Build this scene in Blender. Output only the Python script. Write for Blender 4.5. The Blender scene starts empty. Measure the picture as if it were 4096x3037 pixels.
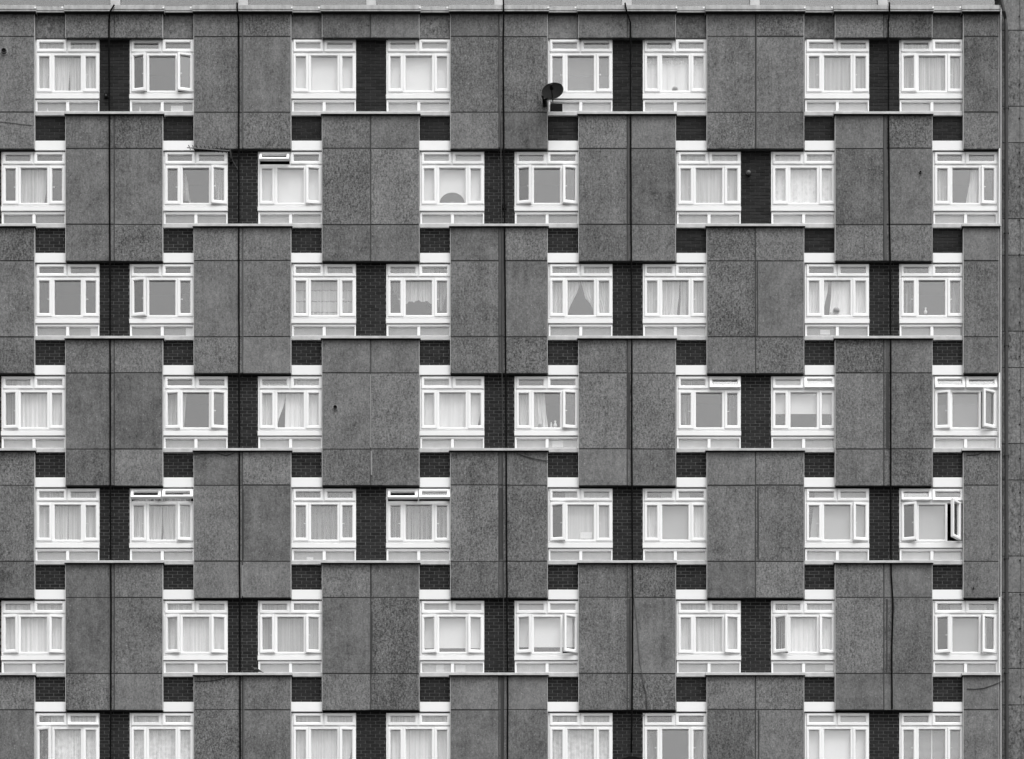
import bpy, bmesh, math, random
from mathutils import Vector
R = math.radians
random.seed(7)
SC = bpy.context.scene
COL = SC.collection

# ------------------------------------------------------------------ camera, light, exposure
S = 0.0058            # metres per photo pixel on the facade
D = 60.0              # camera distance from the facade
EYE = 1.6
ZC = 26.0             # height of the middle of the view
cam = bpy.data.cameras.new('camera')
co = bpy.data.objects.new('camera', cam)
COL.objects.link(co)
co.location = (0, -D, EYE)
co.rotation_euler = (R(90), 0, 0)
cam.sensor_width = 36
FW = 4096 * S
cam.lens = 36 * D / FW
cam.shift_y = (ZC - EYE) / FW
cam.clip_end = 3000
SC.camera = co

world = bpy.data.worlds.new('World')
SC.world = world
world.use_nodes = True
nt = world.node_tree
nt.nodes.clear()
sky = nt.nodes.new('ShaderNodeTexSky')
sky.sky_type = 'NISHITA'
sky.sun_disc = False
sky.sun_elevation = R(64)
sky.sun_rotation = R(155)
sky.dust_density = 4.0
sky.air_density = 1.0
sky.ozone_density = 1.0
bw = nt.nodes.new('ShaderNodeRGBToBW')
bg = nt.nodes.new('ShaderNodeBackground')
bg.inputs['Strength'].default_value = 0.15
wo = nt.nodes.new('ShaderNodeOutputWorld')
nt.links.new(sky.outputs[0], bw.inputs[0])
nt.links.new(bw.outputs[0], bg.inputs['Color'])
nt.links.new(bg.outputs[0], wo.inputs['Surface'])

sl = bpy.data.lights.new('sun', 'SUN')
sl.energy = 0.9
sl.angle = R(32)
so = bpy.data.objects.new('sun', sl)
COL.objects.link(so)
_az, _el = R(155), R(64)
_dir = Vector((math.sin(_az) * math.cos(_el), math.cos(_az) * math.cos(_el), math.sin(_el)))
so.rotation_euler = (-_dir).to_track_quat('-Z', 'Y').to_euler()
so.location = (0, -30, 60)

SC.view_settings.view_transform = 'Standard'
SC.view_settings.look = 'None'
SC.view_settings.gamma = 1
SC.view_settings.use_curve_mapping = False
SC.view_settings.exposure = 0.90
SC.cycles.max_bounces = 8
SC.cycles.transparent_max_bounces = 16

# ------------------------------------------------------------------ helpers
def P(px, py, y=0.0):
    k = (D + y) / D
    return Vector(((px - 2048) * S * k, y, EYE + ((ZC - EYE) - (py - 1518.5) * S) * k))

def link(name, me, mat=None, parent=None, loc=None):
    o = bpy.data.objects.new(name, me)
    COL.objects.link(o)
    if mat is not None and me is not None and not me.materials:
        me.materials.append(mat)
    if parent is not None:
        o.parent = parent
    if loc is not None:
        o.location = loc
    return o

def tag(o, label=None, cat=None, group=None, kind=None):
    if label: o['label'] = label
    if cat: o['category'] = cat
    if group: o['group'] = group
    if kind: o['kind'] = kind
    return o

def empty(name, loc, parent=None):
    return link(name, None, None, parent, loc)

class MB:
    def __init__(self):
        self.v, self.f = [], []
    def add(self, vs, fs):
        n = len(self.v)
        self.v += [tuple(p) for p in vs]
        self.f += [tuple(i + n for i in f) for f in fs]
        return self
    def box(self, x0, x1, y0, y1, z0, z1):
        return self.add([(x0,y0,z0),(x1,y0,z0),(x1,y1,z0),(x0,y1,z0),(x0,y0,z1),(x1,y0,z1),(x1,y1,z1),(x0,y1,z1)],
            [(0,1,5,4),(1,2,6,5),(2,3,7,6),(3,0,4,7),(4,5,6,7),(3,2,1,0)])
    def slab(self, x0, x1, y0, y1, z0, z1, b=0.006):
        # box with a chamfered front edge (front = -y)
        return self.add([(x0+b,y0,z0+b),(x1-b,y0,z0+b),(x1-b,y0,z1-b),(x0+b,y0,z1-b),
                         (x0,y0+b,z0),(x1,y0+b,z0),(x1,y0+b,z1),(x0,y0+b,z1),
                         (x0,y1,z0),(x1,y1,z0),(x1,y1,z1),(x0,y1,z1)],
            [(0,1,2,3),(4,5,1,0),(5,6,2,1),(6,7,3,2),(7,4,0,3),
             (8,9,5,4),(9,10,6,5),(10,11,7,6),(11,8,4,7),(11,10,9,8)])
    def ring(self, x0, x1, z0, z1, l, r, t, b, yf, yb, bead=0.014):
        prof = [(0, yb), (0, yf + .006), (.06, yf), ]
        rows = []
        def loop(fr, y):
            # fr: fraction of the member width from the outside
            return [(x0 + l*fr, y, z0 + b*fr), (x1 - r*fr, y, z0 + b*fr), (x1 - r*fr, y, z1 - t*fr), (x0 + l*fr, y, z1 - t*fr)]
        for fr, y in [(0, yb), (0, yf + .005), (.09, yf), (.74, yf), (1.0, yf + bead), (1.0, yb)]:
            rows.append(loop(fr, y))
        vs = [p for rw in rows for p in rw]
        fs = []
        n = len(rows)
        for i in range(n):
            j = (i + 1) % n
            for k in range(4):
                m = (k + 1) % 4
                fs.append((i*4+k, i*4+m, j*4+m, j*4+k))
        return self.add(vs, fs)
    def tube(self, pts, r, n=6, cap=True):
        pts = [Vector(p) for p in pts]
        vs, fs = [], []
        for i, p in enumerate(pts):
            a = pts[max(i-1, 0)]; b = pts[min(i+1, len(pts)-1)]
            t = (b - a).normalized()
            u = t.cross(Vector((0, 1, 0)))
            if u.length < 1e-3: u = Vector((1, 0, 0))
            u.normalize(); w = t.cross(u)
            rr = r[i] if isinstance(r, (list, tuple)) else r
            for k in range(n):
                an = 2*math.pi*k/n
                vs.append(p + (u*math.cos(an) + w*math.sin(an))*rr)
        for i in range(len(pts)-1):
            for k in range(n):
                m = (k+1) % n
                fs.append((i*n+k, i*n+m, (i+1)*n+m, (i+1)*n+k))
        if cap:
            fs.append(tuple(range(n)))
            fs.append(tuple(reversed([(len(pts)-1)*n+k for k in range(n)])))
        return self.add(vs, fs)
    def lathe(self, prof, centre, axis=(0, -1, 0), n=20):
        # prof: (radius, distance along the axis)
        ax = Vector(axis).normalized(); c = Vector(centre)
        u = ax.cross(Vector((0, 0, 1)))
        if u.length < 1e-3: u = Vector((1, 0, 0))
        u.normalize(); w = ax.cross(u)
        vs, fs = [], []
        for r_, d_ in prof:
            for k in range(n):
                an = 2*math.pi*k/n
                vs.append(c + ax*d_ + (u*math.cos(an) + w*math.sin(an))*max(r_, 1e-4))
        for i in range(len(prof)-1):
            for k in range(n):
                m = (k+1) % n
                fs.append((i*n+k, i*n+m, (i+1)*n+m, (i+1)*n+k))
        fs.append(tuple(range(n)))
        fs.append(tuple(reversed([(len(prof)-1)*n+k for k in range(n)])))
        return self.add(vs, fs)
    def mesh(self, name='mesh', smooth=False):
        me = bpy.data.meshes.new(name)
        me.from_pydata(self.v, [], self.f)
        bm = bmesh.new(); bm.from_mesh(me)
        bmesh.ops.recalc_face_normals(bm, faces=bm.faces)
        bm.to_mesh(me); bm.free()
        if smooth:
            me.polygons.foreach_set('use_smooth', [True]*len(me.polygons))
        me.update()
        return me
    def build(self, name, mat, parent=None, loc=None, smooth=False):
        return link(name, self.mesh(name, smooth), mat, parent, loc)

def pbox(mb, px0, px1, py0, py1, yf, yb, bev=None):
    """box whose front face spans the given photo pixels at depth yf"""
    a = P(px0, py1, yf); b = P(px1, py0, yf)
    if bev is None: mb.box(a.x, b.x, yf, yb, a.z, b.z)
    else: mb.slab(a.x, b.x, yf, yb, a.z, b.z, bev)
    return mb

# ------------------------------------------------------------------ materials (a black-and-white scene: neutral greys)
def mat(name, grey, rough=0.8, spec=0.3):
    m = bpy.data.materials.new(name); m.use_nodes = True
    b = m.node_tree.nodes['Principled BSDF']
    b.inputs['Base Color'].default_value = (grey, grey, grey, 1)
    b.inputs['Roughness'].default_value = rough
    b.inputs['Specular IOR Level'].default_value = spec
    return m

def N(m, t, **kw):
    n = m.node_tree.nodes.new(t)
    for k, v in kw.items(): setattr(n, k, v)
    return n
def L(m, a, b): m.node_tree.links.new(a, b)
def math_(m, op, a, b=None, c=None, clamp=False):
    n = N(m, 'ShaderNodeMath', operation=op, use_clamp=clamp)
    for i, v in enumerate((a, b, c)):
        if v is None: continue
        if isinstance(v, (int, float)): n.inputs[i].default_value = v
        else: L(m, v, n.inputs[i])
    return n.outputs[0]
def noise(m, vec, scale, detail=2.0, rough=0.5, stretch=None):
    if stretch:
        mp = N(m, 'ShaderNodeMapping'); mp.inputs['Scale'].default_value = stretch
        if isinstance(stretch, tuple) and len(stretch) == 3: pass
        L(m, vec, mp.inputs['Vector']); vec = mp.outputs[0]
    n = N(m, 'ShaderNodeTexNoise'); n.inputs['Scale'].default_value = scale
    n.inputs['Detail'].default_value = detail; n.inputs['Roughness'].default_value = rough
    L(m, vec, n.inputs['Vector'])
    return n.outputs['Fac']

def pebble(name, grey, contrast=1.0, tone=0.19):
    m = mat(name, grey, 0.95, 0.15)
    b = m.node_tree.nodes['Principled BSDF']
    g = N(m, 'ShaderNodeNewGeometry').outputs['Position']
    rnd = N(m, 'ShaderNodeObjectInfo').outputs['Random']
    grain = noise(m, g, 26, 3, .7)
    mp = N(m, 'ShaderNodeMapping'); mp.inputs['Rotation'].default_value = (0, R(32), 0); mp.inputs['Scale'].default_value = (1.5, 1, .75)
    L(m, g, mp.inputs['Vector'])
    chips = noise(m, mp.outputs[0], 15, 2, .6)
    blot = noise(m, g, 1.8, 6, .66)
    big = noise(m, g, .45, 2, .5)
    streak = noise(m, g, 1.0, 3, .6, (7.0, 1.0, .55))
    # how strongly this slab's aggregate shows
    con = math_(m, 'MULTIPLY_ADD', rnd, 0.7, 0.5)
    mid = noise(m, g, 7.5, 3, .6)
    s1 = math_(m, 'SUBTRACT', grain, .5); s1 = math_(m, 'MULTIPLY', s1, 2.7*contrast)
    s2 = math_(m, 'SUBTRACT', chips, .5); s2 = math_(m, 'MULTIPLY', s2, 1.8*contrast)
    s = math_(m, 'MULTIPLY', math_(m, 'ADD', s1, s2), con)
    s3 = math_(m, 'MULTIPLY', math_(m, 'SUBTRACT', blot, .5), 1.15)
    s7 = math_(m, 'MULTIPLY', math_(m, 'SUBTRACT', mid, .5), .8)
    s4 = math_(m, 'MULTIPLY', math_(m, 'SUBTRACT', streak, .5), .65)
    s5 = math_(m, 'MULTIPLY', math_(m, 'SUBTRACT', big, .5), .6)
    rn = math_(m, 'FRACT', math_(m, 'MULTIPLY', rnd, 37.7))
    s6 = math_(m, 'MULTIPLY', math_(m, 'SUBTRACT', rn, .5), 2*tone)
    t = s
    for q in (s3, s4, s5, s6, s7): t = math_(m, 'ADD', t, q)
    f = math_(m, 'ADD', t, 1.0)
    f = math_(m, 'MAXIMUM', f, .3)
    v = math_(m, 'MULTIPLY', f, grey)
    # pale chips
    vor = N(m, 'ShaderNodeTexVoronoi'); vor.inputs['Scale'].default_value = 13
    L(m, g, vor.inputs['Vector'])
    ch = math_(m, 'LESS_THAN', vor.outputs['Distance'], .16)
    cc = N(m, 'ShaderNodeSeparateColor'); L(m, vor.outputs['Color'], cc.inputs[0])
    sel = math_(m, 'GREATER_THAN', cc.outputs[0], .72)
    v = math_(m, 'MULTIPLY_ADD', math_(m, 'MULTIPLY', ch, sel), .10*contrast, v)
    cmb = N(m, 'ShaderNodeCombineColor')
    for i in range(3): L(m, v, cmb.inputs[i])
    L(m, cmb.outputs[0], b.inputs['Base Color'])
    bp = N(m, 'ShaderNodeBump'); bp.inputs['Strength'].default_value = .35; bp.inputs['Distance'].default_value = .01
    L(m, grain, bp.inputs['Height']); L(m, bp.outputs[0], b.inputs['Normal'])
    return m

def mottled(name, grey, amt=.2, scale=6, rough=.8, spec=.3, objrand=0.0, stretch=None):
    m = mat(name, grey, rough, spec)
    b = m.node_tree.nodes['Principled BSDF']
    g = N(m, 'ShaderNodeNewGeometry').outputs['Position']
    n1 = noise(m, g, scale, 4, .6, stretch)
    f = math_(m, 'MULTIPLY_ADD', math_(m, 'SUBTRACT', n1, .5), 2*amt, 1.0)
    if objrand:
        rnd = N(m, 'ShaderNodeObjectInfo').outputs['Random']
        f = math_(m, 'ADD', f, math_(m, 'MULTIPLY', math_(m, 'SUBTRACT', rnd, .5), 2*objrand))
    v = math_(m, 'MULTIPLY', f, grey)
    cmb = N(m, 'ShaderNodeCombineColor')
    for i in range(3): L(m, v, cmb.inputs[i])
    L(m, cmb.outputs[0], b.inputs['Base Color'])
    return m

M = {}
M['pebble'] = pebble('pebbledash', .136)
M['pebble_tower'] = pebble('pebbledash_tower', .145, .8)
M['core'] = mottled('joint_concrete', .046, .85, 1.7)
M['soffit_shade'] = mat('painted_soffit_shade', .022, .9, .1)  # near-black, the shade of undersides put into the colour
M['seal_dark'] = mottled('mastic_dark', .040, .4, 9)
M['seal_mid'] = mottled('mastic_mid', .075, .35, 9)
M['seal_pale'] = mottled('mastic_pale', .24, .25, 9)
M['pale'] = mottled('pale_concrete_edge', .42, .22, 7)
M['white'] = mottled('white_upvc', .83, .02, 2, .35, .4, .02)
M['whitepaint'] = mottled('white_painted_board', .78, .05, 3, .6, .3, .02)
M['ledge'] = mottled('painted_ledge', .46, .4, 5, .7, .3)
M['coping'] = mottled('metal_coping', .36, .55, 4, .5, .4, 0, (2.5, 1, 1))
M['mortar'] = mottled('mortar', .13, .4, 8)
M['mortar_dark'] = mottled('sooty_mortar', .046, .4, 10)
M['brick'] = mottled('dark_brick', .0165, .30, 14, .85, .2, .30)
M['black'] = mat('black_rubber', .005, .7, .1)
M['cable'] = mat('cable_sheath', .004, .8, .05)
M['pipe'] = mottled('dark_pipe', .040, .3, 8, .5, .3)
M['pipe_grey'] = mottled('grey_conduit', .10, .3, 8, .6, .3)
M['dish'] = mottled('dish_metal', .006, .25, 12, .8, .1)
M['alu'] = mottled('dull_aluminium', .13, .2, 10, .4, .5)
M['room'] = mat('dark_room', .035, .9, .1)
M['roof'] = mottled('roof_felt', .08, .2, 2)
M['feather'] = mottled('dark_feathers', .035, .5, 25)
M['pot'] = mat('dull_pot', .30, .6, .2)
M['card'] = mat('white_card', .82, .8, .1)
M['china'] = mat('pale_china', .7, .3, .4)
M['handle'] = mat('white_handle', .75, .4, .4)

def glass():
    m = bpy.data.materials.new('window_glass'); m.use_nodes = True
    t = m.node_tree; t.nodes.clear()
    out = N(m, 'ShaderNodeOutputMaterial')
    tr = N(m, 'ShaderNodeBsdfTransparent'); tr.inputs[0].default_value = (.93, .93, .93, 1)
    gl = N(m, 'ShaderNodeBsdfGlossy'); gl.inputs['Roughness'].default_value = .03
    gl.inputs[0].default_value = (1, 1, 1, 1)
    g = N(m, 'ShaderNodeNewGeometry').outputs['Position']
    bp = N(m, 'ShaderNodeBump'); bp.inputs['Strength'].default_value = .25; bp.inputs['Distance'].default_value = .004
    L(m, noise(m, g, 2.2, 1), bp.inputs['Height']); L(m, bp.outputs[0], gl.inputs['Normal'])
    mx = N(m, 'ShaderNodeMixShader'); mx.inputs[0].default_value = .13
    L(m, tr.outputs[0], mx.inputs[1]); L(m, gl.outputs[0], mx.inputs[2]); L(m, mx.outputs[0], out.inputs[0])
    return m
M['glass'] = glass()

_cl = {}
def cloth(alpha, streak=.35, kind='pleat', alb=.90):
    alpha = min(.99, alpha*1.42 if alpha > .4 else alpha*1.3 if alpha > .3 else alpha*1.15); streak *= 1.25
    key = (round(alpha, 2), streak, kind, alb)
    if key in _cl: return _cl[key]
    m = bpy.data.materials.new('curtain_cloth_%s_%d' % (kind, int(alpha*100))); m.use_nodes = True
    t = m.node_tree; t.nodes.clear()
    out = N(m, 'ShaderNodeOutputMaterial')
    tr = N(m, 'ShaderNodeBsdfTransparent')
    df = N(m, 'ShaderNodeBsdfDiffuse'); df.inputs[0].default_value = (alb, alb, alb, 1)
    g = N(m, 'ShaderNodeNewGeometry').outputs['Position']
    f = alpha
    if kind == 'pleat':
        n1 = noise(m, g, 1.0, 2, .6, (22, 1, .35))
        n2 = noise(m, g, 1.0, 2, .6, (60, 1, 1.0))
        a = math_(m, 'MULTIPLY_ADD', math_(m, 'SUBTRACT', n1, .5), 2.4*streak, alpha)
        a = math_(m, 'MULTIPLY_ADD', math_(m, 'SUBTRACT', n2, .5), 1.0*streak, a, True)
        f = a
    elif kind == 'lace':
        n1 = noise(m, g, 1.0, 2, .6, (26, 1, .3))
        vor = N(m, 'ShaderNodeTexVoronoi'); vor.inputs['Scale'].default_value = 9; L(m, g, vor.inputs['Vector'])
        n3 = noise(m, g, 12, 2)
        a = math_(m, 'MULTIPLY_ADD', math_(m, 'SUBTRACT', n1, .5), 2.2*streak, alpha)
        a = math_(m, 'MULTIPLY_ADD', math_(m, 'SUBTRACT', vor.outputs['Distance'], .35), .7*streak, a)
        a = math_(m, 'MULTIPLY_ADD', math_(m, 'SUBTRACT', n3, .5), 1.2*streak, a, True)
        f = a
    elif kind == 'plain':
        n1 = noise(m, g, 2.0, 2, .5)
        f = math_(m, 'MULTIPLY_ADD', math_(m, 'SUBTRACT', n1, .5), .3*streak, alpha, True)
    elif kind == 'bands':
        sp = N(m, 'ShaderNodeSeparateXYZ'); L(m, g, sp.inputs[0])
        wv = math_(m, 'FRACT', math_(m, 'MULTIPLY', sp.outputs[2], 1/.255))
        bd = math_(m, 'LESS_THAN', math_(m, 'ABSOLUTE', math_(m, 'SUBTRACT', wv, .5)), .06)
        n1 = noise(m, g, 1.0, 2, .6, (30, 1, .5))
        a = math_(m, 'MULTIPLY_ADD', math_(m, 'SUBTRACT', n1, .5), 1.6*streak, alpha)
        f = math_(m, 'MULTIPLY_ADD', bd, -.25, a, True)
    mx = N(m, 'ShaderNodeMixShader')
    if isinstance(f, (int, float)): mx.inputs[0].default_value = f
    else: L(m, f, mx.inputs[0])
    L(m, tr.outputs[0], mx.inputs[1]); L(m, df.outputs[0], mx.inputs[2]); L(m, mx.outputs[0], out.inputs[0])
    _cl[key] = m
    return m

_bd = {}
def board(a):
    a = round(a, 2)
    if a not in _bd: _bd[a] = mottled('inner_board_%d' % int(a*100), a, .22, 3.0, .8, .2, 0, (1.6, 1, 1))
    return _bd[a]

# ------------------------------------------------------------------ layout, measured in photo pixels
X0, PER, HALF = 140.3, 1026.2, 513.1
def LG(r): return 445.6 + 449.0 * (r - 1)          # top of the ledge under window row r
WT = 288.0                                          # window head above its ledge
Y_BLOCK, Y_FRAME, Y_SASH, Y_BRICK, Y_BACK = 0.0, .135, .112, .155, .30
XB = 4001                                           # right end of the facade

# ground and street (below the view)
mb = MB(); mb.add([(-1500, -1500, 0), (1500, -1500, 0), (1500, 1500, 0), (-1500, 1500, 0)], [(0, 1, 2, 3)])
tag(mb.build('ground', mottled('asphalt_ground', .04, .2, .4)), kind='structure')

bld = tag(empty('apartment_building', (0, 0, 0)),
          'tall grey pebbledash apartment block with staggered white windows and dark brick infill', 'building')

# ------------------------------------------------------------------ block panels
def panel(px0, px1, py0, py1, y=Y_BLOCK, yb=None, parent=bld, m='pebble', name='concrete_panel'):
    j = random.uniform(-.8, .8)
    dy = random.uniform(-.002, .003)
    mb = MB(); pbox(mb, px0 + random.uniform(0, .5), px1 - random.uniform(0, .5), py0 + j, py1 + random.uniform(-.8, .8), y + dy, yb if yb else y + .03, .005)
    return mb.build(name, M[m], parent)

def block(x0, x1, top, bot, joints, mid=None, left=True, right=True):
    """a projecting slab block: pale returns, joint backing and its panels"""
    mb = MB(); pbox(mb, x0 + 1.2, x1 - 1.2, top, bot - 1.2, .010, .32)
    mb.build('block_backing', M['core'], bld)
    mb = MB(); pbox(mb, x0 + 2, x1 - 2, bot - 1.4, bot - .2, .036, .31); mb.build('soffit_shade', M['soffit_shade'], bld)  # dark sheet painting the shade under the block
    if left:
        mb = MB(); pbox(mb, x0, x0 + 1.9, top, bot, .003, .30); mb.build('edge_return', M['pale'], bld)
    if right:
        mb = MB(); pbox(mb, x1 - 1.9, x1, top, bot, .003, .30); mb.build('edge_return', M['pale'], bld)
    ys = [top] + joints + [bot]
    xs = [(x0 + 1.9, mid - 2.0), (mid + 2.0, x1 - 1.9)] if mid else [(x0 + 1.9, x1 - 1.9)]
    for a, b in zip(ys[:-1], ys[1:]):
        for u, v in xs:
            panel(u, v, a + (random.uniform(1.5, 3.0) if a != top else 0), b - (random.uniform(1.5, 3.0) if b != bot else 0))

def cols(r):
    """left x of the A windows feeding row r (odd rows start at X0)"""
    off = X0 if r % 2 else X0 - HALF
    return [off + PER*k for k in range(-1 if r % 2 else 0, 5)]

TOP = 49
for r in range(0, 8):
    # blocks that hang under ledge r (r=0: under the coping), between the windows of row r+1
    base = X0 + 121 if r % 2 else X0 + 121 - HALF
    for k in range(-1, 5):
        x0 = base + PER*k
        x1 = x0 + 390
        if x0 > 3990 or x1 < -450: continue
        mid = x0 + 195
        right = True
        if x1 > XB:
            x1 = XB - 4; mid = None
        top = LG(r) + 11 if r else TOP
        bot = LG(r + 1) + 149
        js = [LG(r) + 149, LG(r + 1) + 4.5] if r else [LG(0) + 149.9, LG(1) + 4.5]
        if r == 7: bot = LG(8)
        if r == 7: js = [LG(7) + 149]
        block(x0, x1, top, bot, js, mid)
# short blocks over the top row
for k in range(-1, 4):
    x0 = X0 + 121 + PER*k
    mb = MB(); pbox(mb, x0 + 1.2, x0 + 388.8, TOP, LG(0) + 153, .016, .32); mb.build('block_backing', M['core'], bld)
    mb = MB(); pbox(mb, x0 + 2, x0 + 388, LG(0) + 153.2, LG(0) + 154.2, .036, .31); mb.build('soffit_shade', M['soffit_shade'], bld)  # painted shade again, below the short block
    for sx in (x0, x0 + 388.1):
        mb = MB(); pbox(mb, sx, sx + 1.9, TOP, LG(0) + 153.5, .003, .30); mb.build('edge_return', M['pale'], bld)
    panel(x0 + 1.9, x0 + 193.7, TOP, LG(0) + 154); panel(x0 + 196.3, x0 + 388.1, TOP, LG(0) + 154)
    for rx in (x0 - 123, x0 + 390):
        panel(rx, rx + 123, TOP, LG(0) + 157, .10, .30)
        mb = MB(); pbox(mb, rx, rx + 123, LG(0) + 157, LG(0) + 162.5, .118, .30); mb.build('head_flashing', M['seal_pale'], bld)

# ------------------------------------------------------------------ coping
mbs = []
segs = []
for r in (0, 1):
    base = X0 + 121 if r else X0 + 121 - HALF
    for k in range(-1, 5):
        a = base + PER*k
        if a < 3990: segs.append((a - 5, min(a + 395, XB + 2), -.135))
for k in range(-1, 8):
    a = X0 - 2 + HALF*k
    segs.append((a + 4 - .0, a + 120, -.035)) if a < 3900 else None
for k in range(-1, 8):
    pass
for x0, x1, y in sorted(segs):
    mb = MB()
    pbox(mb, x0, x1, 20 if y < -.1 else 26, 37 if y < -.1 else 42, y, .5, .004)
    pbox(mb, x0, x1, 37.8 if y < -.1 else 43, 45 if y < -.1 else 50, y + .012, .5, .004)
    mb.build('coping', M['coping'], bld)
    mb = MB(); e = 45 if y < -.1 else 50; pbox(mb, x0 + .5, x1 - .5, e + .3, e + 1.3, y + .018, .5); mb.build('underside_shade', M['soffit_shade'], bld)  # dark strip stands in for the shade below the coping
# little clips at the ends of the coping lengths
for k in range(-1, 8):
    for a in (X0 + 0 + HALF*k, X0 + 109 + HALF*k):
        if 0 < a < 3900:
            mb = MB(); pbox(mb, a - 3.5, a + 3.5, 27, 34, -.142, -.12, .004); mb.build('coping_clip', M['white'], bld)

# the set-back top storey just showing over the coping
POSTS = [441 + 511.8*k for k in range(-1, 8)]
mb = MB(); pbox(mb, -700, 4003, -420, 36, .62, 2.0)
mb.build('upper_wall_backing', M['room'], bld)
for i, p in enumerate(POSTS):
    if p < 3900:
        mb = MB(); pbox(mb, p, p + 39, -400, 36, .40, .62, .006); mb.build('white_post', M['ledge'], bld)
        mb = MB(); pbox(mb, p + 39.5, min(p + 511, 4000), -400, 36, .50, .506); mb.build('upper_pane', M['glass'], bld)
        mb = MB(); pbox(mb, p + 39.5, min(p + 511, 4000), -400, 36, .57, .60); mb.build('upper_infill', board(.02), bld)

# ------------------------------------------------------------------ ledges, corner bricks and white corner panels
bricks = []      # (centre, box)
def brick_panel(px0, px1, py0, py1, y, dark, seed):
    """mortar bed with real bricks laid in stretcher bond in front of it"""
    rg = random.Random(seed)
    a = P(px0, py1, y); b = P(px1, py0, y)
    mb = MB(); mb.box(a.x, b.x, y + .007, .34, a.z, b.z)
    bed = mb.build('brick_wall', M['mortar_dark' if dark else 'mortar'], bld)
    ch, bl, jt = .0755, .2255, .0115
    n = 0
    z = b.z - jt/2
    while z - .02 > a.z:
        z1 = z; z0 = max(z - (ch - jt), a.z)
        off = (0 if n % 2 else bl/2) + rg.uniform(-.01, .01)
        x = a.x - off
        while x < b.x:
            u0 = max(x + jt/2, a.x + .001); u1 = min(x + bl - jt/2, b.x - .001)
            if u1 - u0 > .02:
                dy = rg.uniform(-.003, .002)
                bricks.append((bed, u0, u1, y + dy, z0, z1))
            x += bl
        z -= ch; n += 1

for r in range(1, 8):
    for x in cols(r):
        xA, xB = x, x + 636
        if x > 3990 or xB < -100: continue
        xe = min(xB, XB)
        cl = [x + 0, x + 121]; cr = [x + 511, x + 636]
        # ledge over the block
        mb = MB(); pbox(mb, x + 116, min(x + 516, XB + 2), LG(r), LG(r) + 10, -.072, .26, .004)
        ld = mb.build('ledge', M['ledge'], bld)
        mb = MB(); pbox(mb, x + 117, min(x + 515, XB + 1), LG(r) + 10.2, LG(r) + 11.4, -.066, .26); mb.build('underside_shade', M['soffit_shade'], bld)  # dark strip painted as shade under the ledge
        for q, (u, v) in enumerate((cl, cr)):
            if u > XB - 60: continue
            mb = MB(); pbox(mb, u - 1, v + 1, LG(r) + .5, LG(r) + 16.5, .070, .26, .004)
            mb.build('ledge', M['ledge'], bld)
            dark = (r <= 1) or (r == 2 and x > 1900)
            brick_panel(u + .5, v - .5, LG(r) + 17, LG(r) + 117.5, Y_BRICK - .02, dark, r*100 + int(x) + q)
            mb = MB(); pbox(mb, u - 1 + (0 if q else 1), v + 1 - (1 if q else 0), LG(r) + 117.5, LG(r) + 156, .085, .30, .004)
            mb.build('white_panel', M['whitepaint'], bld)
            mb = MB(); pbox(mb, u, v, LG(r) + 156, LG(r) + 162, .13, .30); mb.build('head_trim', M['core'], bld)
        # brick pier between the pair
        dark = (r == 1) or (r == 2 and x > 2400)
        if x + 258 < XB - 20:
            brick_panel(x + 257.5, x + 378.5, LG(r) - WT - 6, LG(r) + .5, Y_BRICK, dark, r*77 + int(x))

# the bricks that show largest as single objects, the rest joined
cpos = Vector((0, -D, EYE))
def seen(b):
    bed, u0, u1, y, z0, z1 = b
    return -11.9 < (u0 + u1)/2 < 11.9 and z0 > ZC - 8.80
def dist(b): return (Vector(((b[1]+b[2])/2, b[3], (b[4]+b[5])/2)) - cpos).length - (3 if (b[2]-b[1]) > .2 else 0)
vis = sorted([b for b in bricks if seen(b)], key=dist)
single = vis[:296]
sset = set(id(b) for b in single)
bme = MB().slab(-.5, .5, 0, .012, -.5, .5, .0).mesh('brick')
bme.materials.append(M['brick'])
for bed, u0, u1, y, z0, z1 in single:
    b_ = .003; w = u1 - u0; h = z1 - z0
    o = link('brick', bme, None, bed, ((u0+u1)/2, y, (z0+z1)/2)); o.scale = (w, 1, h)
rest = MB()
for b in bricks:
    if id(b) in sset: continue
    bed, u0, u1, y, z0, z1 = b
    rest.slab(u0, u1, y, y + .012, z0, z1, .002)
def brickwork_mat():
    m = mottled('dark_brickwork', .0235, .30, 14, .85, .2)
    b = m.node_tree.nodes['Principled BSDF']
    g = N(m, 'ShaderNodeNewGeometry').outputs['Random Per Island']
    v = math_(m, 'MULTIPLY_ADD', g, .013, .0095)
    cmb = N(m, 'ShaderNodeCombineColor')
    for i in range(3): L(m, v, cmb.inputs[i])
    L(m, cmb.outputs[0], b.inputs['Base Color'])
    return m
tag(rest.build('brickwork', brickwork_mat(), bld), kind='stuff')

# ------------------------------------------------------------------ windows
# local frame of a window: x right, z up from the ledge line, y into the wall; origin at its lower left corner
def q(u): return u*S
def vz(v): return (WT - v)*S
def mk(fn, name, smooth=False):
    mb = MB(); fn(mb); return mb.mesh(name, smooth)

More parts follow.
